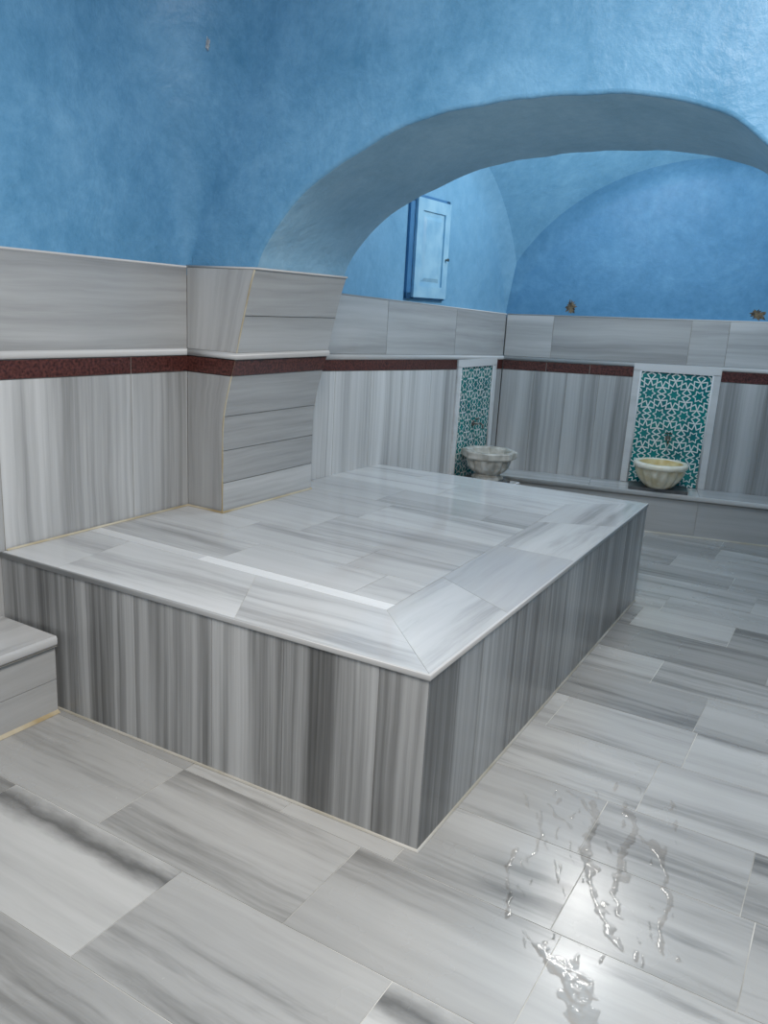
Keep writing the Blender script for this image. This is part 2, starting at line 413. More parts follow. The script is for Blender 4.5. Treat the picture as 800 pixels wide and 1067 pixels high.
# arch wall
PTS = [(-2.271, .45), (-2.271, .70), (-2.268, .89), (-2.243, 1.02), (-2.206, 1.15), (-2.165, 1.32), (-2.113, 1.5), (-2.045, 1.61), (-1.945, 1.725), (-1.79, 1.84), (-1.68, 1.90), (-1.56, 1.953),
       (-1.38, 2.0), (-1.145, 2.026), (-.93, 2.03), (-.756, 2.02), (-.618, 1.997), (-.512, 1.968), (-.4325, 1.934), (-.35, 1.87), (-.26, 1.77), (-.18, 1.64), (-.13, 1.5), (-.08, 1.3), (-.03, 1.1), (0, .8), (0, .3), (0, 0)]
def catmull(pts, n):
    out = []
    for i in range(len(pts)-1):
        p0 = pts[max(i-1, 0)]; p1 = pts[i]; p2 = pts[i+1]; p3 = pts[min(i+2, len(pts)-1)]
        for k in range(n):
            t = k/n
            out.append(tuple(.5*(2*p1[j]+(p2[j]-p0[j])*t+(2*p0[j]-5*p1[j]+4*p2[j]-p3[j])*t*t+(-p0[j]+3*p1[j]-3*p2[j]+p3[j])*t**3) for j in range(2)))
    out.append(pts[-1]); return out
curve = catmull(PTS, 4)
def prof(z):
    for (x0, z0), (x1, z1) in zip(curve[:-1], curve[1:]):
        if z0 <= z <= z1: return lerp(x0, x1, (z-z0)/max(1e-6, z1-z0))
    return curve[0][0]
ZS = 1.48
cv = [(prof(ZS), ZS)]+[c for i, c in enumerate(curve) if (c[1] > ZS or c[0] > -1)]
# slightly wavy plaster edge
cv = [cv[0]]+[(x+.012*noise.noise(Vector((x*7, z*7, 1))), z+.014*noise.noise(Vector((x*6, z*6, 7)))) for x, z in cv[1:]]
def offset(c, d):
    out = []
    for i in range(len(c)):
        a = Vector(c[max(i-1, 0)]); b = Vector(c[min(i+1, len(c)-1)]); t = (b-a).normalized()
        out.append((c[i][0]-t.y*d, c[i][1]+t.x*d))
    return out
mb = MB()
bev = .014
def poly(y, c, left, n):
    pts = left+c+[(XR, 0), (XR, ZC)]
    V = [Vector((x, y, z)) for x, z in pts]
    for t in tessellate_polygon([V]): mb.face([V[i] for i in t], nrm=n)
zl = [lerp(ZC, ZS, i/24) for i in range(25)]
c_out = offset(cv, bev); c_out = [(x, max(z, 0)) for x, z in c_out]
# the soffit sinks a little towards the alcove
cvb = [(x, z-.048*max(0, min(1, (z-1.6)/.42))**1.3) for x, z in cv]
c_outb = [(x, max(z, 0)) for x, z in offset(cvb, bev)]
poly(YA, c_out, [(XL+rho(z), z) for z in zl], (0, -1, 0))
poly(YB, c_outb, [(XL-.2, z) for z in zl], (0, 1, 0))
steps = []
for k in range(5):
    t = k/4*math.pi/2
    steps.append((offset(cv, bev*(1-math.sin(t))), YA+bev*(1-math.cos(t))))
for s_ in (.25, .5, .75):
    steps.append(([(lerp(a[0], b[0], s_), lerp(a[1], b[1], s_)) for a, b in zip(cv, cvb)], lerp(YA, YB, s_)))
for k in range(4, -1, -1):
    t = k/4*math.pi/2
    steps.append((offset(cvb, bev*(1-math.sin(t))), YB-bev*(1-math.cos(t))))
n = len(cv); i0 = len(mb.v)
for c, y in steps:
    for x, z in c: mb.v.append(Vector((x, y, max(z, 0))))
for i in range(len(steps)-1):
    for j in range(n-1):
        a = i0+i*n+j
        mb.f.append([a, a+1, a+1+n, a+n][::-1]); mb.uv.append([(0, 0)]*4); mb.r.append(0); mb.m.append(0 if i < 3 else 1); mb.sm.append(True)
wall_arch = structure(mb.build('wall_arch', [M['blue'], M['blue_bounce']]))
# marble facing of the springing pier
def pier(name, z0, z1, courses, out, mats, vein_side, vein_front, gap=.0015):
    m1 = MB(); m2 = MB()
    for g0, g1 in zip(courses[:-1], courses[1:]):
        za, zb = lerp(z0, z1, g0)+gap, lerp(z0, z1, g1)-gap
        m1.surf(lambda f, g: (prof(lerp(za, zb, g))+out, lerp(YA-out, YB+.005, f), lerp(za, zb, g)), 1, 6, .62, zb-za, vein_side, nrm=(1, 0, 0))
    m1.surf(lambda f, g: (prof(lerp(z0, z1, g))+out-.003, lerp(YA-out+.002, YB, f), lerp(z0, z1, g)), 1, 12, mat=1, nrm=(1, 0, 0))
    m1.surf(lambda f, g: (lerp(XL, prof(lerp(z0, z1, g))+out, f), YB+.005, lerp(z0, z1, g)), 1, 6, mat=0, nrm=(0, 1, 0))
    m1.surf(lambda f, g: (lerp(prof(z1)-.05, prof(z1)+out, g), lerp(YA-out, YB+.005, f), z1), 1, 1, .62, .06, nrm=Z)
    za, zb = z0+gap, z1-gap
    m2.surf(lambda f, g: (lerp(XL+TH+.001, prof(lerp(za, zb, g))+out-.001, f), YA-out, lerp(za, zb, g)), 1, 8, .25, zb-za, vein_front, nrm=(0, -1, 0))
    m2.surf(lambda f, g: (lerp(XL+TH+.001, prof(z1)+out, f), lerp(YA-out, YA+.03, g), z1), 1, 1, nrm=Z)
    m1.build(name+'_side', mats, wall_arch); m2.build(name+'_face', mats, wall_arch)
pier('pier_lower_panel', HP-.05, 1.085, [0, .28, .50, .73, 1], .010, [M['upper'], M['grout']], 'u', 'v')
pier('pier_red_band', 1.085, 1.15, [0, 1], .013, [M['red'], M['grout']], 'u', 'u')
pier('pier_upper_panel', 1.178, 1.505, [0, .45, 1], .010, [M['upper'], M['grout']], 'u', 'v')
mb = MB(); mb.sweep([(XL+TH, YA-.008, 1.165), (prof(1.165)+.008, YA-.008, 1.165), (prof(1.165)+.008, YB+.01, 1.165)], RAIL, side=-1)
mb.build('pier_rail', M['rail'], wall_arch)
mb = MB(); mb.sweep([(XL+TH, YA-.008, 1.505), (prof(1.505)+.008, YA-.008, 1.505), (prof(1.505)+.008, YB+.01, 1.505)], EDGE, side=-1)
mb.build('pier_top_edging', M['rail'], wall_arch)
mb = MB()
mb.tube([(prof(z)+.0095, YA-.0095, z) for z in [HP+.002]+[lerp(HP+.02, 1.5, i/20) for i in range(21)]], [.002+.002*random.random() for _ in range(22)], seg=6)
mb.build('corner_caulk', M['caulk'], wall_arch)

# alcove walls and sail vault, the seams rounded by hand-laid plaster
corners = {(-1, -1): Vector((-2.39, YB)), (1, -1): Vector((.29, YB)), (1, 1): BK1, (-1, 1): AL1}
def vz(a, b): return 1.1+math.sqrt(max(.001, 2.96-1.44*a*a-1.44*b*b))
def vxy(a, b):
    s, t = (a+1)/2, (b+1)/2
    return corners[(-1, -1)].lerp(corners[(1, -1)], s).lerp(corners[(-1, 1)].lerp(corners[(1, 1)], s), t)
def v3d(a, b): q = vxy(a, b); return Vector((q.x, q.y, vz(a, b)))
RD = .945; DROP = .075
def lun(f_ab, z0, name, nrm, mats):
    mb = MB()
    def ends(f):
        a, b = f_ab(f); q = vxy(a, b); zt = vz(a, b)
        return q, zt, max(z0+.02, zt-DROP)
    def fn(f, g):
        q, zt, zl_ = ends(f)
        if g <= .5: return Vector((q.x, q.y, lerp(z0, zl_, g/.5)))
        t = (g-.5)/.5
        a, b = f_ab(f)
        P0 = Vector((q.x, q.y, zl_)); P1 = Vector((q.x, q.y, zt)); P2 = v3d(max(-RD, min(RD, a)), max(-RD, min(RD, b)))
        return P0*(1-t)**2+P1*2*t*(1-t)+P2*t*t
    mb.surf(fn, 60, 20, nrm=nrm)
    def fl(f, g):
        a, b = f_ab(f); q = vxy(a, b); return (q.x, q.y, lerp(0, z0, g))
    mb.surf(fl, 2, 1, mat=1, nrm=nrm)
    return structure(mb.build(name, mats))
nb = Vector((.2416, -.970)); db = Vector((.970, .2416))
dl = (AL1-AL0).normalized(); nl = Vector((dl.y, -dl.x))
wall_al = lun(lambda f: (-1, 2*f-1), 1.35, 'wall_alcove_left', (1, 0, -.3), [M['blue_lit'], M['grout']])
wall_back = lun(lambda f: (2*f-1, 1), 1.35, 'wall_back', (0, -1, -.3), [M['blue_shaded'], M['grout']])
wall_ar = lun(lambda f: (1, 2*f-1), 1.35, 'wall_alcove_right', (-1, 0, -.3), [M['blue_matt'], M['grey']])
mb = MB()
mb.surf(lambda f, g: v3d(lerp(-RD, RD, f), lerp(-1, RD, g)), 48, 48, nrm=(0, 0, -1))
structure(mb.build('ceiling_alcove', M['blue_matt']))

def atl(y): return AL0+dl*((y-AL0.y)/dl.y)
def atb(x): return BK0+db*((x-BK0.x)/db.x)
def zal(y, a, b): return lerp(a, b, (y-YB)/(5.52-YB))
def zbk(x, a, b): return lerp(a, b, (x+2.30)/2.55)
def seg_l(name, y0, y1, lo, hi, n, vein, mat, th=TH):
    fb = [0]+[i/n+random.uniform(-.06, .06)/n for i in range(1, n)]+[1]
    clad(name, wall_al, atl(y0), atl(y1), nl, (zal(y0, *lo), zal(y0, *hi), zal(y1, *lo), zal(y1, *hi)), fb, [0, 1], vein, mat, th)
def seg_b(name, x0, x1, lo, hi, n, vein, mat, th=TH, fb=None):
    fb = fb or [0]+[i/n+random.uniform(-.06, .06)/n for i in range(1, n)]+[1]
    clad(name, wall_back, atb(x0), atb(x1), nb, (zbk(x0, *lo), zbk(x0, *hi), zbk(x1, *lo), zbk(x1, *hi)), fb, [0, 1], vein, mat, th)
NL0, NL1 = 4.82, 5.40            # tiled niche on the alcove's left wall
NB0, NB1 = -1.415, -.872         # tiled niche on the back wall
LO = (0, 0); R1 = (1.064, .994); R2 = (1.12, 1.06); U0 = (1.148, 1.088); U1 = (1.446, 1.375)
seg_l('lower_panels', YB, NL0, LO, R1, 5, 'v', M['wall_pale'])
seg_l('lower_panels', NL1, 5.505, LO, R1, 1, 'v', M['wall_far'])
seg_l('red_band', YB, NL0, R1, R2, 4, 'u', M['red'], .017)
seg_l('red_band', NL1, 5.505, R1, R2, 1, 'u', M['red'], .017)
seg_l('upper_panels', YB, 5.505, U0, U1, 3, 'u', M['upper'])
B1 = (.994, 1.03); B2 = (1.06, 1.105); B3 = (1.088, 1.133); B4 = (1.375, 1.437)
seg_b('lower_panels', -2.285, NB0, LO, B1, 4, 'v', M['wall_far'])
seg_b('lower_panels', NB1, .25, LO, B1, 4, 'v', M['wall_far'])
seg_b('red_band', -2.285, NB0, B1, B2, 3, 'u', M['red'], .017)
seg_b('red_band', NB1, .25, B1, B2, 3, 'u', M['red'], .017)
seg_b('upper_panels', -2.285, .25, B3, B4, 3, 'u', M['upper'], fb=[0, .125, .47, .56, .8, 1])
def p3(q, n, o, z): return (q.x+n.x*o, q.y+n.y*o, z)
mb = MB(); mb.sweep([p3(atl(YB), nl, TH-.004, 1.134), p3(atl(5.51), nl, TH-.004, 1.074)], RAIL, side=-1); mb.build('rail', M['rail'], wall_al)
mb = MB(); mb.sweep([p3(atl(YB), nl, TH-.004, 1.447), p3(atl(5.51), nl, TH-.004, 1.376)], EDGE, side=-1); mb.build('top_edging', M['rail'], wall_al)
mb = MB(); mb.sweep([p3(atb(-2.28), nb, TH-.004, 1.074), p3(atb(.25), nb, TH-.004, 1.119)], RAIL, side=-1); mb.build('rail', M['rail'], wall_back)
mb = MB(); mb.sweep([p3(atb(-2.28), nb, TH-.004, 1.376), p3(atb(.25), nb, TH-.004, 1.438)], EDGE, side=-1); mb.build('top_edging', M['rail'], wall_back)

# rest of the main room shell (behind and beside the viewer)
def shell(name, a, b, nrm):
    mb = MB()
    mb.tile([(a[0], a[1], 0), (b[0], b[1], 0), (b[0], b[1], 1.5), (a[0], a[1], 1.5)], nrm, vein='v', mat=1)
    mb.face([(a[0], a[1], 1.5), (b[0], b[1], 1.5), (b[0], b[1], ZC), (a[0], a[1], ZC)], nrm=nrm)
    structure(mb.build(name, [M['blue'], M['wall']]))
shell('wall_right', (XR, YR), (XR, YA), (-1, 0, 0))
shell('wall_rear', (XL, YR), (XR, YR), (0, 1, 0))
mb = MB()
def dome(f, g):
    a, b = 2*f-1, 2*g-1
    return (lerp(XL, XR, f), lerp(YR, YA, g), ZC-.02+.9*(1-a*a)*(1-b*b))
mb.surf(dome, 24, 24, nrm=(0, 0, -1))
structure(mb.build('ceiling', M['blue']))

# ------------------------------------------------------------------ bathing platform
plat = thing('bathing_platform', 'large raised marble platform with striped sides in the middle of the floor', 'platform', (-1.6, 2.8, 0))
mb = MB()
v3 = lambda q, z: Vector((q.x, q.y, z))
ET = .017
SB = HP-ET
def side(a, b, step):
    L = (b-a).length; d = (b-a).normalized(); nn = Vector((d.y, -d.x, 0))
    br = breaks(0, L, step, .2)
    mb.face([v3(a, .002)-nn*.003, v3(b, .002)-nn*.003, v3(b, SB)-nn*.003, v3(a, SB)-nn*.003], mat=1, nrm=nn)
    for s0, s1 in zip(br[:-1], br[1:]):
        p, q = a+d*s0, a+d*s1
        mb.tile([v3(p, .002), v3(q, .002), v3(q, SB), v3(p, SB)], nn, depth=.012, gap=.0018, vein='v')
side(FL, FR, .30); side(FR, BR, .30); side(BR, BL, .5)
body_o = mb.build('body', [M['stripe'], M['grout']], plat)
mb = MB()
outline = [FL, FR, BR, BL, Vector((-2.365, 3.19)), Vector((-2.25, 3.18)), Vector((-2.255, 2.535)), Vector((-2.452, 2.535))]
V = [v3(q, HP-.0012) for q in outline]
for t in tessellate_polygon([V]): mb.face([V[i] for i in t], mat=1, nrm=Z)
V2 = [v3(q, SB) for q in outline]
for t in tessellate_polygon([V2]): mb.face([V2[i] for i in t], mat=1, nrm=-Z)
IY = 2.005; IX0, IX1 = -1.135, -1.165; IB = 3.76
ifl, ifr, ibr, ibl = Vector((-2.452, IY)), Vector((IX0, IY)), Vector((IX1, IB)), Vector((-2.352, IB))
def quad_tiles(a, b, c, d, br, vein, rn):
    # a->b outer edge, d->c inner edge
    for (s0, s1), r_ in zip(zip(br[:-1], br[1:]), rn):
        mb.tile([v3(a.lerp(b, s0), HP), v3(a.lerp(b, s1), HP), v3(d.lerp(c, s1), HP), v3(d.lerp(c, s0), HP)], Z, depth=.0012, gap=.0018, vein=vein, rnd=r_)
quad_tiles(FL, FR, ifr, ifl, [0, .17, .62, 1], 'u', [.55, .92, .78])
quad_tiles(FR, BR, ibr, ifr, [0, .22, .5, .76, 1], 'u', [.61, .12, .83, .7])
quad_tiles(BR, BL, ibl, ibr, [0, .4, .72, 1], 'u', [.86, .74, .93])
# pale strip inside the front border
PS = .055
for a, b in zip([-2.452, -1.9, -1.45], [-1.9, -1.45, IX0]):
    mb.tile([(a, IY, HP), (b, IY, HP), (b, IY+PS, HP), (a, IY+PS, HP)], Z, depth=.0012, gap=.0014, vein='u', mat=2)
ys = [IY+PS, 2.29, 2.535, 2.86, 3.18, 3.48, IB]
for y0, y1 in zip(ys[:-1], ys[1:]):
    ym = (y0+y1)/2
    xl = -2.452 if ym < 2.54 else (-2.255 if ym < 3.18 else -2.362)
    xa, xb = lerp(IX0, IX1, (y0-IY)/(IB-IY)), lerp(IX0, IX1, (y1-IY)/(IB-IY))
    br = breaks(xl, xa, .52, .25)
    for i, (a, b) in enumerate(zip(br[:-1], br[1:])):
        last = i == len(br)-2
        mb.tile([(a, y0, HP), (b, y0, HP), (b if not last else xb, y1, HP), (a, y1, HP)], Z, depth=.0012, gap=.0018, vein='u')
mb.build('top_slabs', [M['top'], M['floor_grout'], M['frame']], plat)
ov, rr = .004, .003
nos = [(-.003, .0005), (ov-rr, .0005)]+[(ov-rr+rr*math.sin(t), -rr+rr*math.cos(t)+.0005) for t in [math.pi/2*i/5 for i in range(1, 6)]]
nos += [(ov-.003+.003*math.cos(t), -ET+.003-.003*math.sin(t)) for t in [math.pi/2*i/4 for i in range(0, 5)]]+[(-.010, -ET)]
mb = MB(); mb.sweep([v3(FL, HP), v3(FR, HP), v3(BR, HP), v3(BL, HP)], nos, side=-1)
mb.build('slab_edge', M['edge'], plat)
mb = MB(); mb.sweep([v3(FL, .001), v3(FR, .001), v3(BR, .001), v3(BL, .001)], [(-.002, .006), (.003, .004), (.006, 0), (-.002, 0)], side=-1, smooth=False)
mb.build('base_caulk', M['pale_caulk'], plat)
mb = MB(); mb.sweep([(-2.449, FL.y+.02, HP+.001), (-2.449, YA-.018, HP+.001), (-2.252, YA-.018, HP+.001), (-2.252, YB, HP+.001)], [(0, .006), (.003, .003), (.006, 0), (0, 0)], side=-1, smooth=False)
mb.build('wall_caulk', M['caulk'], plat)

# low benches
def bench(name, label, a, b, nrm, depth, h, split, caulk):
    """bench along wall line a->b, standing out by depth"""
    t = thing(name, label, 'bench', ((a.x+b.x)/2+nrm.x*depth/2, (a.y+b.y)/2+nrm.y*depth/2, 0))
    nn = Vector((nrm.x, nrm.y, 0)); d = (b-a).normalized(); L = (b-a).length
    A, B = v3(a, 0), v3(b, 0)
    fa, fb = A+nn*(depth-.012), B+nn*(depth-.012)
    mb = MB(); st = h-.035
    br = breaks(0, L, .62, .2)
    D = Vector((d.x, d.y, 0))
    cs = [0.001, st*.5, st] if split else [.001, st]
    for z0, z1 in zip(cs[:-1], cs[1:]):
        for s0, s1 in zip(br[:-1], br[1:]):
            p, q = fa+D*s0, fa+D*s1
            mb.tile([p+Z*z0, q+Z*z0, q+Z*z1, p+Z*z1], nn, depth=.03, gap=.002, vein='u')
    mb.face([fa+Z*.001-nn*.004, fb+Z*.001-nn*.004, fb+Z*st-nn*.004, fa+Z*st-nn*.004], mat=1, nrm=nn)
    for p, s in ((A, -1), (B, 1)):
        mb.face([p+Z*.001+nn*.018, p+nn*(depth-.012)+Z*.001, p+nn*(depth-.012)+Z*st, p+Z*st+nn*.018], rnd=.4, nrm=D*s)
    mb.build('riser', [M['grey'], M['grout']], t)
    mb = MB()
    for s0, s1 in zip(br[:-1], br[1:]):
        p, q = A+D*s0, A+D*s1
        mb.tile([p+Z*h+nn*.018, q+Z*h+nn*.018, q+nn*(depth-.006)+Z*h, p+nn*(depth-.006)+Z*h], Z, depth=.034, gap=.002, vein='u')
    mb.face([A+Z*st+nn*.018, B+Z*st+nn*.018, B+Z*st+nn*depth, A+Z*st+nn*depth], mat=1, nrm=-Z)
    sd = -1 if (Vector((-D.y, D.x, 0)).dot(nn) < 0) else 1
    mb.sweep([A+nn*(depth-.008)+Z*(h-.017), B+nn*(depth-.008)+Z*(h-.017)], [(0, .017), (.006, .015), (.009, .008), (.009, -.008), (.006, -.015), (0, -.017)], side=sd)
    mb.build('seat_slab', [M['top'], M['grout']], t)
    mb = MB()
    mb.sweep([A+nn*(depth-.012)+Z*.001, B+nn*(depth-.012)+Z*.001], [(-.001, .01), (.005, .006), (.012, 0), (-.001, 0)], side=sd, smooth=False)
    mb.build('base_caulk', caulk, t)
LH = .28
bench('marble_bench', 'low grey marble bench along the left wall, in front of the platform', Vector((XL, -1.25)), Vector((XL, 1.630)), Vector((1, 0)), .304, .28, True, M['caulk'])
bench('marble_bench', 'long low grey marble bench below the far wall, carrying the yellowish basin', atb(-2.24), atb(.13), nb, .30, LH, False, M['pale_caulk'])
bench('marble_bench', 'short marble bench on the alcove left wall behind the platform, under the grey basin', atl(4.03), atl(5.16), nl, .38, LH-.001, False, M['pale_caulk'])

# ------------------------------------------------------------------ tiled niches
def niche(label, M4, w, h):
    """local frame: x along wall, y out of the wall, z up; base centre at origin"""
    base = M4.translation.copy()
    t = thing('tile_panel', label, 'tile panel', base)
    fwid, fd = .048, .024
    mb = MB()
    mb.box((-w/2, 0, 0), (-w/2+fwid, fd, h), M4=M4); mb.box((w/2-fwid, 0, 0), (w/2, fd, h), M4=M4)
    mb.box((-w/2, 0, h-.006), (w/2, fd, h+.044), M4=M4)
    for sx in (-1, 1):
        x = sx*(w/2-fwid)
        mb.tube([M4 @ Vector((x, fd-.004, 0)), M4 @ Vector((x, fd-.004, h-.006))], .007, 8)
    mb.build('frame', M['frame'], t, fix=True)
    iw = w/2-fwid; h = h-.006
    mb = MB(); mb.box((-iw, 0, 0), (iw, .012, h), M4=M4)
    mb.build('teal_tiles', M['teal'], t)
    segs = []
    r = .080
    hx, hy = 2*r, math.sqrt(3)*r
    for j in range(-2, int(h/hy)+3):
        for i in range(-6, 7):
            cx = i*hx+(r if j % 2 else 0); cy = j*hy+.07
            P = lambda rad, deg: Vector((cx+rad*math.cos(math.radians(deg)), cy+rad*math.sin(math.radians(deg))))
            R3 = r*1.1547
            for k in range(12):
                # twelve-pointed star: tips meet the neighbours' tips on the edges and corners of a hexagon
                tip = lambda q: P(r if q % 2 == 0 else R3, 30*q)
                inn = P(r*.68, 30*k+15)
                segs += [(tip(k), inn, .0036), (inn, tip(k+1), .0036)]
            for k in range(6):
                # six-pointed star in its heart
                a_, b_, c_ = P(r*.50, 60*k), P(r*.50*.577, 60*k+30), P(r*.50, 60*k+60)
                segs += [(a_, b_, .0030), (b_, c_, .0030)]
    mb = MB(); seen = set()
    def clip(a, b):
        t0, t1 = 0, 1; d = b-a
        for p, q in ((-d.x, a.x+iw), (d.x, iw-a.x), (-d.y, a.y), (d.y, h-a.y)):
            if abs(p) < 1e-9:
                if q < 0: return None
            else:
                tt = q/p
                if p < 0: t0 = max(t0, tt)
                else: t1 = min(t1, tt)
        return (a+d*t0, a+d*t1) if t0 < t1 else None
    for a, b, hw_ in segs:
        key = tuple(sorted(((round(a.x, 3), round(a.y, 3)), (round(b.x, 3), round(b.y, 3)))))
        if key in seen: continue
        seen.add(key)
        c = clip(a, b)
        if not c: continue
        a, b = c; d = (b-a)
        if d.length < .002: continue
        d.normalize(); nn = Vector((-d.y, d.x))*hw_; e = d*.0015
        pts = [a-e+nn, b+e+nn, b+e-nn, a-e-nn]
        mb.face([M4 @ Vector((p.x, .0135, p.y)) for p in pts], nrm=M4.to_3x3() @ Vector((0, 1, 0)))
    mb.build('white_lattice', M['white_glaze'], t)
    return t
def frame_at(q, n, z):
    x = Vector((-n.y, n.x, 0)); y = Vector((n.x, n.y, 0))
    m = Matrix((x, y, Z)).transposed().to_4x4(); m.translation = Vector((q.x, q.y, z)); return m
mL = frame_at(atl((NL0+NL1)/2)+nl*.002, nl, LH+.002); mB = frame_at(atb((NB0+NB1)/2)+nb*.002, nb, LH+.002)
niche('narrow-looking teal and white star tile panel on the alcove side wall in the corner', mL, .575, 1.03-LH)
niche('teal and white star tile panel in pale frame facing us on the far wall', mB, .56, 1.055-LH)

# ------------------------------------------------------------------ basins
c = atb((NB0+NB1)/2-.03)+nb*.208
t = thing('stone_basin', 'round yellowish cream basin with carved petals on the far bench', 'basin', (c.x, c.y, LH))
mb = MB()
P = [(.0, .022), (.08, .022), (.09, .03), (.113, .05), (.142, .085), (.158, .12), (.162, .145), (.157, .158)]
mb.lathe(P, 96, lambda th, k, z: 1-.13*(1-abs(math.sin(th*7)))*(1 if 1 < k < 7 else 0)*min(1, (z-.02)/.06), ctr=(c.x, c.y))
for q in mb.v: q.z += LH
mb.build('bowl', M['cream'], t)
mb = MB()
P = [(.152, .154), (.168, .156), (.175, .165), (.175, .182), (.168, .192), (.152, .194), (.142, .186)]
mb.lathe(P, 64, ctr=(c.x, c.y))
for q in mb.v: q.z += LH
mb.build('rim', M['cream_rim'], t)
mb = MB()
P = [(.142, .186), (.132, .15), (.105, .10), (.06, .075), (0, .07)]
mb.lathe(P, 64, ctr=(c.x, c.y))
for q in mb.v: q.z += LH
mb.build('hollow', M['stained'], t)
mb = MB(); m4 = frame_at(c, nb, LH)
mb.box((-.19, -.12, 0.0005), (.19, .075, .022), M4=m4); mb.build('base_plate', M['darkstone'], t)
# grey octagonal basin
c = atl((NL0+NL1)/2-.12)+nl*.215
t = thing('stone_basin', 'weathered grey-white octagonal basin with fluted bowl on a small foot in the alcove corner', 'basin', (c.x, c.y, LH))
rot = math.pi/8
def octo(prof, name, mat, s=.93):
    mb = MB()
    for r, z in prof:
        for j in range(8):
            th = rot+j*math.pi/4; mb.v.append(Vector((c.x+r*s*math.cos(th), c.y+r*s*math.sin(th), LH+z)))
    for k in range(len(prof)-1):
        for j in range(8):
            a = k*8+j; b = k*8+(j+1) % 8
            mb.f.append([a, b, b+8, a+8]); mb.uv.append([(0, 0)]*4); mb.r.append(.5); mb.m.append(0); mb.sm.append(False)
    for k in (0, len(prof)-1):
        mb.f.append([k*8+j for j in range(8)]); mb.uv.append([(0, 0)]*8); mb.r.append(.5); mb.m.append(0); mb.sm.append(False)
    return mb.build(name, mat, t, fix=True)
UP = .012
mb = MB()
P = [(.0, .05), (.085, .05), (.098, .056), (.120, .070), (.140, .094), (.153, .128), (.156, .160)]
mb.lathe(P, 128, lambda th, k, z: .97-.11*(1-abs(math.sin((th-rot)*8)))*(1 if k > 1 else 0)*min(1, (z-.04)/.04)*(1 if k < 6 else .6), ctr=(c.x, c.y))
for q in mb.v: q.z += LH+UP
mb.build('bowl', M['oldstone'], t)
octo([(.150, .150+UP), (.184, .154+UP), (.196, .160+UP), (.200, .166+UP), (.200, .200+UP), (.195, .205+UP), (.165, .205+UP), (.155, .194+UP), (.14, .14+UP), (.08, .10+UP)], 'rim', M['oldstone'])
octo([(.11, .022), (.115, .03), (.110, .045), (.09, .053), (.09, .051+UP)], 'foot', M['oldstone'])
octo([(.165, .0005), (.165, .022)], 'base_plate', M['darkstone'])

# taps
def tap(label, m4, z):
    base = m4 @ Vector((0, .013, z))
    t = thing('wall_tap', label, 'tap', base)
    mb = MB()
    mb.tube([m4 @ Vector((0, .015, z)), m4 @ Vector((0, .022, z))], .018, 14)
    mb.tube([m4 @ Vector((0, .015, z)), m4 @ Vector((0, .055, z))], .009, 12)
    mb.build('body', M['metal'], t)
    mb = MB()
    mb.tube([m4 @ Vector((0, .05, z)), m4 @ Vector((0, .075, z+.006)), m4 @ Vector((0, .09, z-.005)), m4 @ Vector((0, .093, z-.03))], [.007, .007, .007, .006], 12)
    mb.build('spout', M['metal'], t)
    mb = MB()
    mb.tube([m4 @ Vector((0, .045, z)), m4 @ Vector((0, .045, z+.032))], .005, 10)
    mb.tube([m4 @ Vector((-.024, .045, z+.034)), m4 @ Vector((.024, .045, z+.034))], .005, 10)
    mb.build('handle', M['metal'], t)
tap('small metal tap on the corner tile panel, above the grey octagonal basin', mL, .36)
tap('small metal tap on the far tile panel, above the yellowish basin', mB, .33)

# ------------------------------------------------------------------ wall hatch
HY0, HY1, HZ0, HZ1 = 4.19, 4.575, 1.44, 1.99
hc = atl((HY0+HY1)/2); m4 = frame_at(hc, nl, HZ0); hw = (HY1-HY0)/2/dl.y; hh = HZ1-HZ0
t = thing('wall_hatch', 'small light blue wooden shutter on the blue alcove wall', 'shutter', (hc.x, hc.y, HZ0))
mb = MB(); D = .016
L_, R_ = -hw-.045, hw+.012
for lo, hi in (((L_, -.002, -.004), (-hw+.03, D, hh+.012)), ((hw-.03, -.002, -.004), (R_, D, hh+.012)), ((L_, -.002, -.004), (R_, D, .03)), ((L_, -.002, hh-.03), (R_, D, hh+.012))): mb.box(lo, hi, M4=m4)
mb.build('frame', M['wood_dark'], t)
mb = MB()
dw, dh0, dh1, y0, y1 = hw-.004, .006, hh-.006, D+.001, D+.018
for lo, hi in (((-dw, y0, dh0), (-dw+.06, y1, dh1)), ((dw-.06, y0, dh0), (dw, y1, dh1)), ((-dw+.06, y0, dh0), (dw-.06, y1, dh0+.065)), ((-dw+.06, y0, dh1-.065), (dw-.06, y1, dh1))): mb.box(lo, hi, M4=m4)
mb.box((-dw+.06, y0, dh0+.065), (dw-.06, y0+.006, dh1-.065), M4=m4)
door = mb.build('door', M['wood_blue'], t)
def sub(mb, name, mat):
    o = mb.build(name, mat); o.parent = door; o.matrix_parent_inverse = Matrix(); return o
mb = MB()
ix, iz0, iz1 = dw-.085, dh0+.09, dh1-.09
o_ = [Vector((-ix, y0+.006, iz0)), Vector((ix, y0+.006, iz0)), Vector((ix, y0+.006, iz1)), Vector((-ix, y0+.006, iz1))]
i_ = [Vector((-ix+.02, y0+.015, iz0+.02)), Vector((ix-.02, y0+.015, iz0+.02)), Vector((ix-.02, y0+.015, iz1-.02)), Vector((-ix+.02, y0+.015, iz1-.02))]
Nn = m4.to_3x3() @ Vector((0, 1, 0))
mb.face([m4 @ q for q in i_], nrm=Nn)
for k in range(4): mb.face([m4 @ q for q in (o_[k], o_[(k+1) % 4], i_[(k+1) % 4], i_[k])], nrm=Nn)
sub(mb, 'raised_panel', M['wood_blue'])
mb = MB()
kx = dw-.03
mb.tube([m4 @ Vector((kx, y1-.002, hh*.42)), m4 @ Vector((kx, y1+.010, hh*.42)), m4 @ Vector((kx, y1+.013, hh*.42)), m4 @ Vector((kx, y1+.022, hh*.42))], [.005, .005, .010, .008], 12)
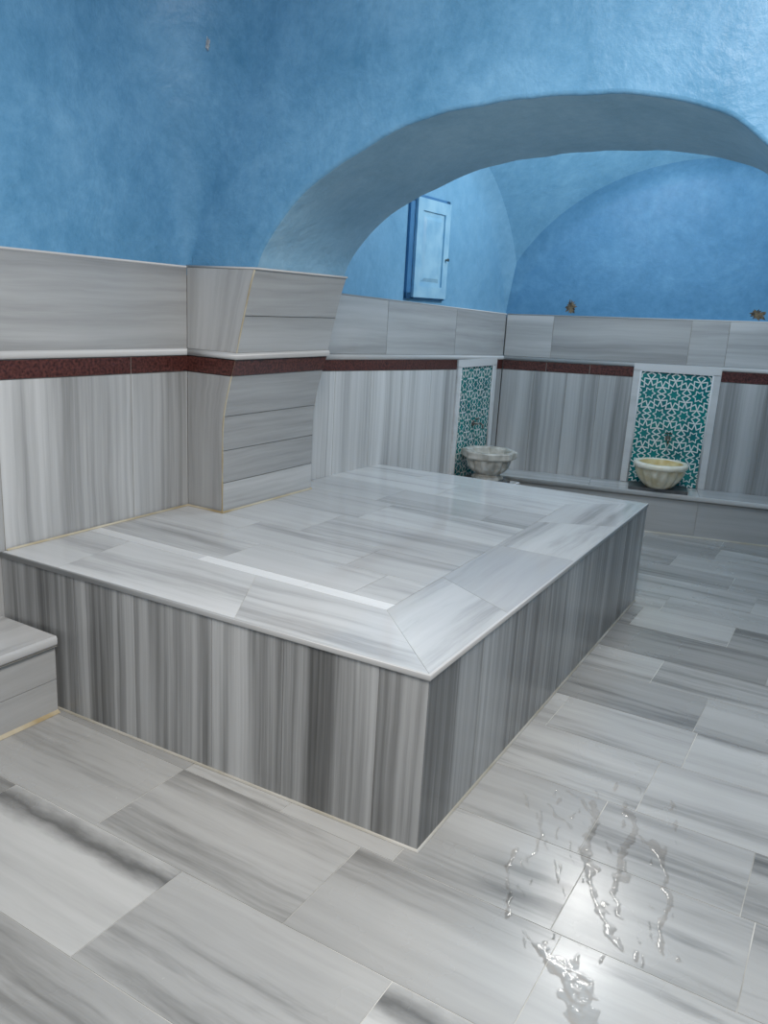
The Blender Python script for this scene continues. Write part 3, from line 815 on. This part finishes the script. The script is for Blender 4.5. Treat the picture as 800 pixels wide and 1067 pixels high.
sub(mb, 'knob', M['metal'])

# ------------------------------------------------------------------ crumbled spots on the walls
def lump(name, label, cat, q, n, w, h, d, mat, seed):
    mb = MB(); x = Vector((-n.y, n.x, 0)).normalized(); y = Vector((n.x, n.y, 0)).normalized()
    def fn(f, g):
        th = f*2*math.pi; r_ = math.sin((1-g)*math.pi/2)
        sq = 1/max(abs(math.cos(th+.2)), abs(math.sin(th+.2)))**.5
        k = sq*(.9+.55*noise.noise(Vector((math.cos(th)*2.2+seed, math.sin(th)*2.2, 0)))+.6*noise.noise(Vector((math.cos(th)*6, math.sin(th)*6+seed, 1))))
        return q+x*(w/2*k*math.cos(th)*r_)+Z*(h/2*k*math.sin(th)*r_)+y*(d*math.sin(g*math.pi/2)*(1+.7*noise.noise(Vector((math.cos(th)*3, math.sin(th)*3, seed+g*4))))+.0005)
    mb.surf(fn, 56, 8, smooth=False)
    return tag(mb.build(name, mat, fix=True), label, cat)
q = atb(-1.867); lump('plaster_patch', 'dark brown crumbled spot above the wall marble, left of the far tile panel', 'wall patch', Vector((q.x, q.y, 1.447)), nb, .066, .088, .002, M['rust'], 3)
q = atb(-.715); lump('plaster_patch', 'dark brown crumbled spot above the wall marble, at the right edge', 'wall patch', Vector((q.x, q.y, 1.462)), nb, .088, .068, .002, M['rust'], 9)
th = math.radians(57)
z_ = 2.285; r = rho(z_); q = Vector((XL+r-r*math.cos(th), YA-r+r*math.sin(th), z_))
lump('plaster_chip', 'small narrow pale grey chip in the blue plaster high above the pier', 'wall patch', q, Vector((math.cos(th), -math.sin(th))), .014, .05, .006, M['chip'], 5)

# ------------------------------------------------------------------ water on the floor
paths = [([(592, 826), (606, 834), (614, 846)], 5), ([(572, 838), (582, 852), (596, 862)], 4),
         ([(618, 836), (620, 856), (608, 885), (613, 912), (622, 942), (634, 968), (648, 992)], 9),
         ([(650, 838), (662, 862), (652, 885), (642, 910), (640, 932), (646, 956)], 7), ([(668, 872), (676, 880)], 5),
         ([(680, 876), (691, 900), (697, 935), (688, 960), (690, 992)], 7), ([(562, 845), (564, 870), (552, 892)], 3.5), ([(538, 884), (528, 905), (530, 935), (527, 955)], 5), ([(545, 970), (560, 985)], 6),
         ([(560, 985), (578, 1003), (590, 1020), (600, 1045), (606, 1075)], 17), ([(590, 1012), (612, 1022), (618, 1042)], 9)]
for _ in range(60):      # separate droplets along the trails
    px, py = random.uniform(540, 708), random.uniform(815, 1010)
    paths.append(([(px, py), (px+random.uniform(-3, 3), py+random.uniform(3, 12))], random.uniform(2.2, 4.2)))
film = [(598, 1036, 34), (585, 1008, 24), (612, 1060, 30), (616, 905, 12), (645, 915, 12), (628, 950, 14)]
caps = []
for pl, wpx in paths:
    pts = [on_floor(*p) for p in pl]
    for i in range(len(pts)-1):
        wd = wpx*pts[i].length/1150*.62
        caps.append((pts[i], pts[i+1], wd))
blobs = [(on_floor(x, y), r*on_floor(x, y).length/1000) for x, y, r in film]
allp = [c for a, b, _ in caps for c in (a, b)]
x0, x1 = min(p.x for p in allp)-.16, max(p.x for p in allp)+.16
y0, y1 = min(p.y for p in allp)-.16, max(p.y for p in allp)+.16
st = .003
nx, ny = int((x1-x0)/st)+1, int((y1-y0)/st)+1
hgt = {}; flm = {}
for a, b, wd in caps:
    lo_x, hi_x = min(a.x, b.x)-wd*3, max(a.x, b.x)+wd*3; lo_y, hi_y = min(a.y, b.y)-wd*3, max(a.y, b.y)+wd*3
    d = b-a; dd = d.dot(d)
    for i in range(max(0, int((lo_x-x0)/st)), min(nx, int((hi_x-x0)/st)+1)):
        for j in range(max(0, int((lo_y-y0)/st)), min(ny, int((hi_y-y0)/st)+1)):
            p = Vector((x0+i*st, y0+j*st))
            wob = Vector((noise.noise(Vector((p.x*20, p.y*20, 8))), noise.noise(Vector((p.x*20, p.y*20, 15)))))*.014
            pw = p+wob
            tt = max(0, min(1, (pw-a).dot(d)/dd)); dist = (pw-a-d*tt).length
            ww = wd*(.95+1.0*noise.noise(Vector((p.x*30, p.y*30, 0)))+.6*noise.noise(Vector((p.x*75, p.y*75, 4))))
            v = 1-(dist/max(ww, 1e-4))**2
            if v > -.5: hgt[(i, j)] = max(hgt.get((i, j), -9), v)
for c, rb in blobs:
    for i in range(max(0, int((c.x-rb*1.6-x0)/st)), min(nx, int((c.x+rb*1.6-x0)/st)+1)):
        for j in range(max(0, int((c.y-rb*1.6-y0)/st)), min(ny, int((c.y+rb*1.6-y0)/st)+1)):
            p = Vector((x0+i*st, y0+j*st))
            v = 1-(p-c).length/rb+.9*noise.noise(Vector((p.x*18, p.y*18, 3)))+.6*noise.noise(Vector((p.x*45, p.y*45, 5)))-.1
            flm[(i, j)] = max(flm.get((i, j), -9), v)
            if v > 0 and (i, j) not in hgt: hgt[(i, j)] = -1
mb = MB(); ids = {}
def wet(i, j): return hgt.get((i, j), -1) > 0 or flm.get((i, j), -1) > 0
def vid(i, j):
    if (i, j) not in ids:
        v = max(0, hgt.get((i, j), 0)); f = max(0, min(1, flm.get((i, j), 0)*4))
        ids[(i, j)] = len(mb.v)
        p = (x0+i*st, y0+j*st)
        mb.v.append(Vector((p[0], p[1], .0005+.0004*f+.0011*math.sqrt(v)*(1+.35*noise.noise(Vector((p[0]*60, p[1]*60, 2)))))))
    return ids[(i, j)]
for (i, j) in list(hgt.keys()):
    c4 = [(i, j), (i+1, j), (i+1, j+1), (i, j+1)]
    if sum(1 for c in c4 if wet(*c)) >= 2:
        mb.f.append([vid(*c) for c in c4]); mb.uv.append([(0, 0)]*4); mb.r.append(0); mb.m.append(0); mb.sm.append(True)
tag(mb.build('water_puddle', M['water']), 'spilled clear water running in thin streams over the floor at lower right', 'puddle')

# ------------------------------------------------------------------ light
def area(name, loc, size, power, target=None, col=(1, 1, 1)):
    l = bpy.data.lights.new(name, 'AREA'); l.shape = 'DISK'; l.size = size; l.energy = power; l.color = col
    o = bpy.data.objects.new(name, l); COL.objects.link(o); o.location = loc
    d = (Vector(target)-Vector(loc)) if target else Vector((0, 0, -1))
    o.rotation_euler = d.to_track_quat('-Z', 'Y').to_euler()
    return o
area('main_room_lamp', (-.25, .75, 2.93), 1.2, 120, None, (1, .965, .92))
pl = bpy.data.lights.new('alcove_lamp', 'POINT'); pl.energy = 60; pl.shadow_soft_size = .22; pl.color = (1, .965, .92)
po = bpy.data.objects.new('alcove_lamp', pl); COL.objects.link(po); po.location = (-1.0, 4.48, 2.38)
w = bpy.data.worlds.new('world'); scn.world = w; w.use_nodes = True
w.node_tree.nodes['Background'].inputs[0].default_value = (.02, .02, .02, 1)
